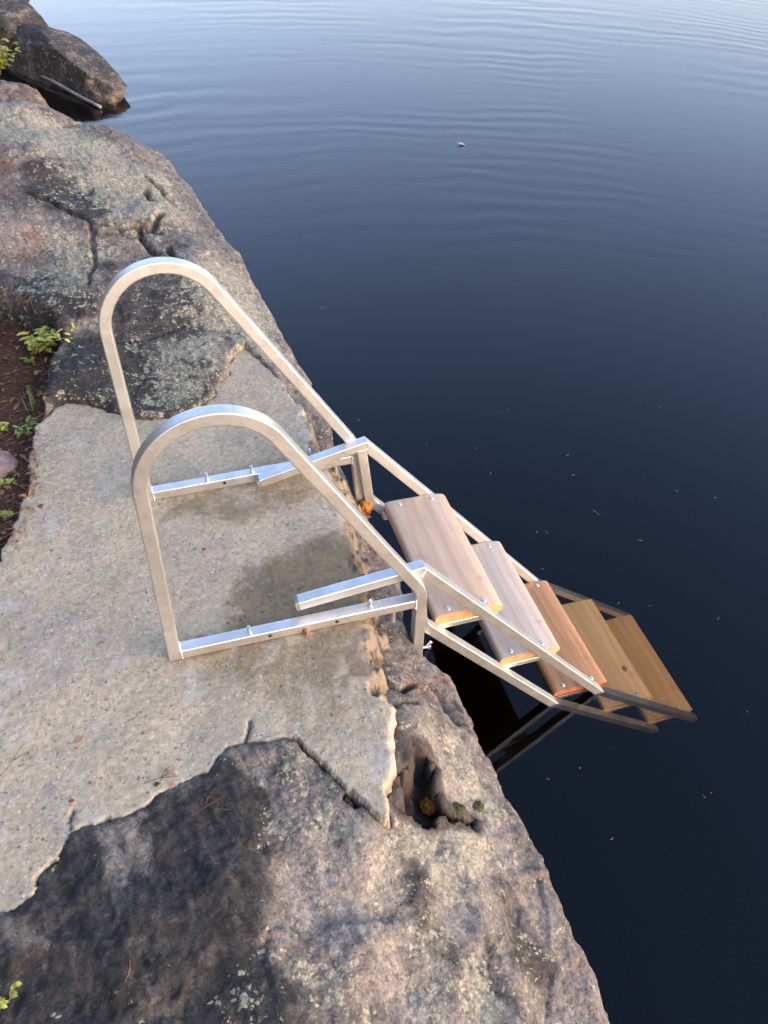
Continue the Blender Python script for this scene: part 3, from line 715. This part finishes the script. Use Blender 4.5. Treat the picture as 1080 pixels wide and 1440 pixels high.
# step frame: arm, upper rail and bent lower rail on each side
ZB = -1.405
def arc_pts(p0, p1, p2, r, n=8):
    p0, p1, p2 = (np.array(p, float) for p in (p0, p1, p2))
    a = (p0-p1)/np.linalg.norm(p0-p1); b = (p2-p1)/np.linalg.norm(p2-p1)
    ang = math.acos(np.clip(a@b, -1, 1)); tl = r/math.tan(ang/2)
    s, e = p1+a*tl, p1+b*tl; c = p1+(a+b)/np.linalg.norm(a+b)*r/math.sin(ang/2)
    t0 = math.atan2(*(s-c)[::-1]); t1 = math.atan2(*(e-c)[::-1]); dt = (t1-t0+math.pi) % (2*math.pi)-math.pi
    return [c+r*np.array([math.cos(t0+dt*k/n), math.sin(t0+dt*k/n)]) for k in range(n+1)]
SL = -1.165
STEPS = [(.722, -.148), (.972, -.443), (1.225, -.738), (1.474, -1.033), (1.722, -1.328)]
DEP, THK = .215, .038
def step_frame(y, zr, inner):
    E = np.array([.666-.012, .117-H]); 
    rear = np.array([.323, zr-H])
    dn = np.array([1, SL])/math.hypot(1, SL)
    up_end = E+dn*((E[1]-ZB)/-dn[1])
    # centre line of the upper rail passes under its top edge
    Pu = np.array([.675, .096])+np.array([SL, -1])/math.hypot(1, SL)*H
    k = (E[1]-Pu[1])/SL; E2 = np.array([Pu[0]+k, E[1]])
    # meet of arm line and rail line
    da = (E2-rear)/np.linalg.norm(E2-rear)
    up_end = E2+dn*((E2[1]-ZB)/-dn[1])
    sf = tube('side_frame', sweep([rear, E2, up_end], y), M_ALU, ladder)
    ad = (E2-rear)/np.linalg.norm(E2-rear); tube('end_cap', sweep([rear-ad*.010, rear-ad*.0004], y, t=T+.0012, cr=.005), M_CAP, sf)
    # lower rail
    Pl = np.array([.718, -.165])+np.array([SL, -1])/math.hypot(1, SL)*H
    q0 = np.array([.640, E2[1]-H-.0012]); corner_x = .672
    zc = Pl[1]+SL*(corner_x-Pl[0]); corner = np.array([corner_x, zc]); end = Pl+dn*((Pl[1]-ZB)/-dn[1])
    path = [q0]+arc_pts(q0, corner, end, .085)+[end]
    tube('lower_rail', sweep(path, y), M_ALU, sf)
    wz = weld([(E2[0]+.012, y-H, E2[1]+.006), (E2[0]+.001, y-H, E2[1]-H*1.1)]); mesh('weld_seam', *wz, M_ALU, sf)
    wz = weld([(q0[0]-H, y-H, q0[1]), (q0[0]+H, y-H, q0[1])], .002); mesh('weld_seam', *wz, M_ALU, sf)
    # ledges that carry the steps
    yi = y+inner*(H+.013)
    for sx, sz in STEPS:
        zt = sz-THK-.0008
        xl = Pl[0]+(zt-.012-Pl[1])/SL; xu = Pu[0]+(zt-.012-Pu[1])/SL
        tube('step_ledge', sweep([(xl-.012, zt-.011), (xu+.012, zt-.011)], yi, t=.022, cr=.0025, ty=.0255), M_ALU, sf)
    return sf
step_frame(YA, .079, 1)
step_frame(W-YA, .036, -1)

# cedar steps
def step(i, sx, sz):
    y0, y1 = YA+H+.0015, W-YA-H-.0015
    prof = [(0, -THK+.006), (0, -.012), (.002, -.006), (.006, -.002), (.012, 0), (.155, 0), (.165, -.0008), (.192, -.0055), (.203, -.0085), (.210, -.013), (.2145, -.020), (.215, -.026), (.213, -THK+.005), (.208, -THK+.001), (.2, -THK), (.008, -THK), (.002, -THK+.002)]
    n = len(prof); ch = .0025; V = []
    cx, cz = .107, -THK/2
    rows = [(y0, .97), (y0+ch*.5, .99), (y0+ch, 1.0), (y0+.15, 1), (y0+.3, 1), (y1-ch, 1.0), (y1-ch*.5, .99), (y1, .97)]
    for yy, sc_ in rows:
        k = 1-(1-sc_)*.9
        for px_, pz in prof: V.append((cx+(px_-cx)*(1-(1-sc_)*.35), yy, cz+(pz-cz)*k))
    F = [(r*n+k, r*n+(k+1) % n, (r+1)*n+(k+1) % n, (r+1)*n+k) for r in range(len(rows)-1) for k in range(n)]
    F += [tuple(range(n)), tuple((len(rows)-1)*n+k for k in range(n))[::-1]]
    fm = [0]*(len(F)-2)+[1, 1]
    top = [M_W1, M_W2, M_W3, M_W4K, M_W4][i]; end = [M_END, M_END, M_ENDW, M_W4, M_W4][i]
    o = mesh('step', V, F, [top, end], ladder, fmat=fm); finish(o)
    o.location = (sx, 0, sz)
    if i == 2: o['label'] = 'reddish brown damp cedar step at the waterline'
    if i == 1: o['label'] = 'pale greyish cedar step'
    for xx in (.045, .157):
        for yy in (y0+.022, y1-.022):
            v, f = cyl((xx+random.uniform(-.002, .002), yy, -.0006), (0, 0, 1), .0072, .0042, 14, dome=1)
            b = mesh('screw_head', v, f, M_STEEL, o); finish(b)
    return o
for i, (sx, sz) in enumerate(STEPS): step(i, sx, sz)

# ------------------------------------------------------------------ boulders
def boulder(name, label, c, size, rotz, seed, dark=.4, lich=.2, warm=.1, tilt=0.0, flat=.0, amp=.16):
    bm = bmesh.new(); bmesh.ops.create_icosphere(bm, subdivisions=6, radius=1.0)
    V = np.array([v.co[:] for v in bm.verts])
    s = np.sign(V)*np.abs(V)**.8
    d = 1+amp*fbm(s, 1.1, 3, .55, seed)+.06*fbm(s, 3.5, 4, .6, seed+3)+.05*fbm(s, 1.7, 3, .5, seed+9, True)
    # cleaved facets
    rg = np.random.default_rng(int(seed*10))
    P = s*d[:, None]
    for _ in range(6):
        nn = rg.normal(size=3); nn /= np.linalg.norm(nn); k = P@nn; lim = .72+.15*rg.random()
        P = P-np.clip(k-lim, 0, 9)[:, None]*nn*.85
    P = P*np.array(size)
    for v, p in zip(bm.verts, P): v.co = p
    me = bpy.data.meshes.new(name); bm.to_mesh(me); bm.free()
    me.polygons.foreach_set('use_smooth', [True]*len(me.polygons)); me.materials.append(M_ROCK)
    n_ = fbm(P, 2.5, 3, .5, seed+20)
    for k, a in (('pale', 0*n_), ('dark', dark+.4*n_), ('lichen', lich+.3*fbm(P, 2, 2, .5, seed+30)), ('warm', np.clip(warm+.3*n_, 0, 1)), ('wet_shade', 0*n_)):
        q = me.attributes.new(k, 'FLOAT', 'POINT'); q.data.foreach_set('value', a.astype(np.float32))
    o = bpy.data.objects.new(name, me); COL.objects.link(o)
    o.location = c; o.rotation_euler = (tilt, 0, rotz)
    return tag(o, label, 'boulder', 'boulders along the far shore')
boulder('boulder', 'big dark brown boulder overhanging the still inlet, largest of the far rocks', (-.29, 7.66, -.75), (.95, .28, .33), R(-59), 3.0, .75, .0, .45, amp=.14)
boulder('boulder', 'dark grey boulder directly behind the big brown overhanging one', (-.72, 8.35, -.62), (.45, .42, .30), R(-50), 5.5, .9, 0, .1)
boulder('boulder', 'grey overhanging boulder cut by the top left corner', (-1.0, 9.6, -.44), (.60, .5, .24), R(-30), 8.2, .7, .0, .0)
boulder('boulder', 'low reddish brown rock between the ledge and the inlet', (-.74, 5.85, -.66), (.50, .30, .36), R(-55), 12.4, .45, .05, .7)

a_, b_ = at(36, 96, -.71), at(143, 151, -.745); n_ = 14
pl = [a_+(b_-a_)*t+np.array([.012*math.sin(4*t), 0, .006*math.sin(7*t)]) for t in np.linspace(0, 1, n_)]
def _pole():
    V, F = [], []
    for i, p in enumerate(pl):
        r = .019-.006*i/n_
        for k in range(8):
            q = 2*math.pi*k/8; V.append((p[0]+r*math.cos(q)*.9, p[1]+r*math.cos(q)*.45, p[2]+r*math.sin(q)))
    F = [(i*8+k, i*8+(k+1) % 8, (i+1)*8+(k+1) % 8, (i+1)*8+k) for i in range(n_-1) for k in range(8)]+[tuple(range(8))[::-1], tuple((n_-1)*8+k for k in range(8))]
    return V, F
tag(mesh('driftwood_pole', *_pole(), mat_wood('driftwood', (.20, .19, .18), (.26, .25, .24), (.14, .13, .12), 0, 6.6)), 'thin grey weathered pole floating along the foot of the big far boulder', 'driftwood')

# ------------------------------------------------------------------ plants
dg = bpy.context.evaluated_depsgraph_get()
def ground_z(x, y, dflt=-.05):
    ok, loc, *_ = scene.ray_cast(dg, Vector((x, y, 3)), Vector((0, 0, -1)))
    return loc.z if ok else dflt
def hit(px, py):
    d = FWD + RGT*(px-540)/FPX - UPV*(py-720)/FPX
    ok, loc, nor, *_ = scene.ray_cast(dg, Vector(CAM), Vector(d).normalized())
    return np.array(loc) if ok else at(px, py, 0)
M_LEAF = mat_leaf('leaf_green', (.20, .26, .035)); M_LEAF2 = mat_leaf('leaf_yellow', (.42, .40, .06)); M_STEM = mat_simple('stem', (.16, .13, .05))
M_MOSSG = mat_leaf('moss_green', (.26, .27, .03))
def leaf(c, d, up, ln, wd, nseg=5):
    c = np.array(c, float); d = np.array(d, float); d /= np.linalg.norm(d); side = np.cross(d, up); side /= np.linalg.norm(side)+1e-9; nn = np.cross(side, d)
    V = []; F = []
    for k in range(nseg+1):
        t = k/nseg; w_ = wd*math.sin(math.pi*min(.98, .06+t*.94))**.75; p = c+d*ln*t+nn*(-.25*ln*t*t)
        V += [p-side*w_/2+nn*w_*.18, p, p+side*w_/2+nn*w_*.18]
    for k in range(nseg):
        a = k*3; F += [(a, a+1, a+4, a+3), (a+1, a+2, a+5, a+4)]
    return V, F
def tube3(pts, r0, r1, n=5):
    pts = np.asarray(pts, float); V = []; F = []
    for i, p in enumerate(pts):
        d = pts[min(len(pts)-1, i+1)]-pts[max(0, i-1)]; d /= np.linalg.norm(d)+1e-9
        u = np.cross(d, (0.3, 0.2, 1)); u /= np.linalg.norm(u)+1e-9; v = np.cross(d, u); r = r0+(r1-r0)*i/(len(pts)-1)
        V += [p+(u*math.cos(2*math.pi*k/n)+v*math.sin(2*math.pi*k/n))*r for k in range(n)]
    F = [(i*n+k, i*n+(k+1) % n, (i+1)*n+(k+1) % n, (i+1)*n+k) for i in range(len(pts)-1) for k in range(n)]
    F += [tuple(range(n))[::-1], tuple((len(pts)-1)*n+k for k in range(n))]
    return V, F
def plant(name, label, cat, c, nst, hgt, spread, ln, wd, nleaf, mat, group=None, seed=1):
    rg = random.Random(seed); root = bpy.data.objects.new(name, None); COL.objects.link(root); root.location = tuple(c)
    tag(root, label, cat, group); st = []; lf = []
    for _ in range(nst):
        a = rg.uniform(0, 2*math.pi); sp = spread*rg.uniform(.3, 1); hh = hgt*rg.uniform(.5, 1)
        base = np.array([rg.uniform(-.012, .012), rg.uniform(-.012, .012), -.01])
        pts = [base+np.array([math.cos(a)*sp*t**1.4, math.sin(a)*sp*t**1.4, hh*t]) for t in np.linspace(0, 1, 6)]
        st.append(tube3(pts, .0014, .0007))
        for k in range(nleaf):
            p = pts[min(5, 2+int(4*k/nleaf))]; b = a+rg.uniform(-1.8, 1.8)
            lf.append(leaf(p, (math.cos(b), math.sin(b), rg.uniform(-.1, .6)), (0, 0, 1), ln*rg.uniform(.6, 1.15), wd*rg.uniform(.7, 1.1)))
    mesh('stem', *join(st), M_STEM, root); mesh('foliage', *join(lf), mat, root)
    return root
def grass(name, label, c, n, hgt, mat, seed):
    rg = random.Random(seed); root = bpy.data.objects.new(name, None); COL.objects.link(root); root.location = tuple(c)
    tag(root, label, 'grass', 'grass tufts in the soil pocket'); lf = []
    for _ in range(n):
        a = rg.uniform(0, 6.28); lean = rg.uniform(.2, .9)
        lf.append(leaf((rg.uniform(-.02, .02), rg.uniform(-.02, .02), -.008), (math.cos(a)*lean*1.6, math.sin(a)*lean*1.6, 1), (math.cos(a), math.sin(a), .2), hgt*rg.uniform(.4, 1.0), .0028, 6))
    mesh('blades', *join(lf), mat, root); return root
dg.update()
plant('leafy_plant', 'bushy yellow green plant in the soil at the foot of the lichened rock', 'plant', hit(66, 494), 15, .10, .06, .034, .022, 8, M_LEAF2, seed=3)
plant('leafy_plant', 'thin sprig with pointed leaves lying on rock right of bushy plant', 'plant', hit(92, 478), 3, .05, .07, .03, .012, 4, M_LEAF2, seed=5)
plant('leafy_plant', 'small grey green sprig below the bushy plant', 'plant', hit(42, 505), 4, .04, .03, .02, .013, 4, M_LEAF, seed=6)
grass('grass_tuft', 'thin green grass tuft leaning over the upper left slab corner', hit(48, 575), 12, .08, M_LEAF, 4)
plant('leafy_plant', 'low dark green weed at the upper left slab corner', 'plant', hit(38, 605), 7, .045, .05, .025, .012, 5, M_LEAF, seed=8)
plant('leafy_plant', 'small green weed cut by the left edge above the reddish stone', 'plant', hit(4, 602), 4, .04, .03, .024, .016, 4, M_LEAF2, seed=9)
plant('seedling', 'tiny seedling with toothed leaves in brown litter left of slab', 'seedling', hit(14, 683), 3, .03, .025, .026, .015, 4, M_LEAF2, seed=10)
plant('seedling', 'tiny seedling with round yellow leaves in brown litter left of slab', 'seedling', hit(12, 718), 3, .025, .035, .024, .021, 3, M_LEAF2, seed=12)
plant('shrub', 'bright yellow green shrub on the far rocks at the left edge', 'shrub', (-.68, 6.2, -.34), 42, .26, .17, .055, .035, 9, M_MOSSG, seed=13)
plant('leafy_plant', 'yellow green moss sprig at the lower left corner of the picture', 'plant', hit(2, 1405), 6, .035, .03, .014, .009, 6, M_LEAF2, seed=14)

# ------------------------------------------------------------------ moss, stones, litter
def lump(name, label, cat, c, size, mat, seed, amp=.35, group=None, rot=0):
    bm = bmesh.new(); bmesh.ops.create_icosphere(bm, subdivisions=4, radius=1.0)
    V = np.array([v.co[:] for v in bm.verts]); d = 1+amp*fbm(V, 1.6, 4, .6, seed)
    for v, p in zip(bm.verts, V*d[:, None]*np.array(size)): v.co = p
    me = bpy.data.meshes.new(name); bm.to_mesh(me); bm.free()
    me.polygons.foreach_set('use_smooth', [True]*len(me.polygons)); me.materials.append(mat)
    o = bpy.data.objects.new(name, me); COL.objects.link(o); o.location = tuple(c); o.rotation_euler[2] = rot
    return tag(o, label, cat, group)
M_OMOSS = mat_simple('orange_moss', (.30, .105, .012), .95, 0, .55, 90, .006); M_GMOSS = mat_simple('olive_moss', (.055, .047, .013), .95, 0, .5, 110, .006)
M_STONE = mat_simple('red_stone', (.27, .17, .14), .85, 0, .3, 30, .003)
lump('moss_cushion', 'orange moss cushion in the dark hollow of the lower rock', 'moss', hit(604, 1134)+[0, 0, .008], (.022, .02, .02), M_OMOSS, 2.2, .5)
lump('moss_cushion', 'olive moss cushion at the right end of the dark hollow', 'moss', hit(668, 1135)-[0, 0, .004], (.024, .014, .008), M_GMOSS, 4.4, .5)
lump('moss_cushion', 'olive moss cushion between the orange moss and the hollow end', 'moss', hit(642, 1137)-[0, 0, .004], (.022, .014, .008), M_GMOSS, 6.4, .5)
lump('moss_cushion', 'rusty orange lump on the cliff beside the far ladder leg', 'moss', at(513, 713, -.16), (.024, .022, .03), M_OMOSS, 7.7, .45)
lump('stone', 'reddish stone lying in the soil at the left edge', 'stone', hit(-2, 655)+[0, 0, -.01], (.06, .07, .04), M_STONE, 9.1, .25)
M_TWIG = mat_simple('dry_twig', (.12, .05, .03)); M_ORANGE = mat_simple('dead_leaf', (.42, .16, .05)); M_RED = mat_simple('dead_leaf_red', (.22, .05, .03))
M_NEEDLE = mat_simple('pine_needle', (.27, .125, .06))
def bit(name, label, cat, px, py, ln, wd, ang, mat, group=None):
    c = hit(px, py)+[0, 0, .002]
    v, f = leaf((-math.cos(ang)*ln/2, -math.sin(ang)*ln/2, .001), (math.cos(ang), math.sin(ang), .05), (0, 0, 1), ln, wd)
    o = mesh(name, v, f, mat); o.location = tuple(c); return tag(o, label, cat, group)
def twig(label, px, py, ln, ang, r=.0009, mat=None, name='twig', forks=1):
    c = hit(px, py)+[0, 0, .002]; rg = random.Random(px*7+py); parts = []
    for k in range(forks+1):
        a = ang+(k and rg.uniform(-.9, .9)); l = ln*(1 if not k else .55)
        pts = [(math.cos(a)*l*(t-.5*(k == 0))+.004*math.sin(t*5+k), math.sin(a)*l*(t-.5*(k == 0)), .002*math.sin(3*t)+.001) for t in np.linspace(0, 1, 6)]
        parts.append(tube3(pts, r, r*.6))
    o = mesh(name, *join(parts), mat or M_TWIG); o.location = tuple(c); return tag(o, label, 'twig')
bit('dead_leaf', 'orange dry leaf scrap lying on the open concrete', 'leaf', 112, 1040, .028, .008, .7, M_ORANGE)
bit('dead_leaf', 'red leaf scrap on concrete near the lower slab edge', 'leaf', 101, 1127, .012, .010, .2, M_RED)
bit('dead_leaf', 'reddish leaf scrap on concrete near the left slab edge', 'leaf', 57, 712, .028, .014, 1.8, M_RED)
bit('dead_leaf', 'orange leaf tip hanging at the lower slab edge beside twigs', 'leaf', 243, 1104, .022, .006, -.6, M_ORANGE)
bit('dead_leaf', 'tiny brown leaf scrap beside the near handrail post on concrete', 'leaf', 287, 773, .012, .010, .4, M_RED)
twig('dark forked twig lying across the lower slab edge', 225, 1095, .07, .1, forks=3)
twig('thin brown twig lying on the dark lower rock', 290, 1135, .09, .35, .0008, forks=3)
twig('short dark twig sticking from litter onto the upper left slab corner', 48, 620, .035, -.2, .0018, forks=0)
twig('thin reddish twig on dark rock near the bottom edge', 182, 1360, .05, 1.2, .0008, M_NEEDLE, forks=0)
twig('thin brown twig lying across the lower slab below the red leaf scrap', 18, 1070, .09, .9, .0008, forks=1)
twig('curved reddish needle lying on concrete left of the near post', 136, 985, .04, 1.2, .0007, M_NEEDLE, 'pine_needle', 0)
lump('moss_cushion', 'small green moss tuft on the lower slab edge beside twigs', 'moss', hit(221, 1103), (.006, .005, .005), M_GMOSS, 3.4, .4)
# needle litter in the soil pocket and along the slab edge
parts = []
rg = random.Random(5)
for _ in range(1500):
    px, py = rg.uniform(-60, 100), rg.uniform(440, 790)
    p = at(px, py, -.05)
    X_, Y_ = np.array([p[0]]), np.array([p[1]])
    if sdf(X_, Y_, SOIL)[0] < -.01: continue
    z = ground_z(p[0], p[1]); a = rg.uniform(0, 6.28); l = rg.uniform(.02, .05)
    dz = rg.uniform(-.1, .25)
    parts.append(tube3([(p[0]+math.cos(a)*l*t, p[1]+math.sin(a)*l*t, z+.002+l*dz*t) for t in (0, .5, 1)], .0007, .0004, 3))
tag(mesh('needle_litter', *join(parts), M_NEEDLE), 'brown pine needles covering the soil left of the slab', 'needles', kind='stuff')

M_LITTER = mat_simple('leaf_litter', (.21, .11, .05), .9, 0, .55, 25, .002)
parts = []
for _ in range(420):
    px, py = rg.uniform(-60, 100), rg.uniform(440, 790)
    p = at(px, py, -.05)
    if sdf(np.array([p[0]]), np.array([p[1]]), SOIL)[0] < -.005: continue
    z = ground_z(p[0], p[1]); a = rg.uniform(0, 6.28); l = rg.uniform(.010, .032)
    v, f = leaf((p[0], p[1], z+.002), (math.cos(a), math.sin(a), rg.uniform(-.1, .45)), (rg.uniform(-.4, .4), rg.uniform(-.4, .4), 1), l, l*rg.uniform(.25, .6), 4)
    parts.append((v, f))
tag(mesh('leaf_litter', *join(parts), M_LITTER), 'brown leaf scraps strewn over the soil left of the slab', 'leaf litter', kind='stuff')

# floating things
M_FLOAT = mat_simple('floating_bits', (.17, .14, .10)); M_FLEAF = mat_simple('floating_leaf', (.34, .38, .16))
p = at(648, 203, WAT); v, f = leaf((-.03, 0, .004), (1, -.35, .0), (0, 0, 1), .07, .03)
o = mesh('floating_leaf', v, f, M_FLEAF); o.location = (p[0], p[1], WAT+.006); tag(o, 'small green leaf floating alone on the rippled water', 'leaf')
parts = []
FL = [(453,432),(493,405),(570,506),(604,510),(668,630),(798,640),(806,668),(840,722),(835,718),(755,748),(768,748),(690,665),(705,580),(715,577),(928,573),(990,560),(1030,598),(910,565),(545,307),(700,430),(772,407),(830,410),(762,800),(860,885),(913,852),(870,848),(1000,1115),(990,1120),(815,1080),(505,590),(700,785),(600,625),(950,690),(1040,480),(860,380),(900,760),(1010,870),(770,1095),(860,1180),(1050,1000),(640,560),(1005,700)]
for i, (a, b) in enumerate(FL):
    p = at(a, b, WAT); an = rg.uniform(0, 6.28); l = rg.uniform(.006, .022)*(1+.5*(i % 5 == 0))
    parts.append(tube3([(p[0]+math.cos(an)*l*t, p[1]+math.sin(an)*l*t, WAT+.0005) for t in (-.5, 0, .5)], .0011, .0008, 5))
tag(mesh('floating_debris', *join(parts), M_FLOAT), 'pale flecks and needles scattered over the dark water surface', 'debris', kind='stuff')
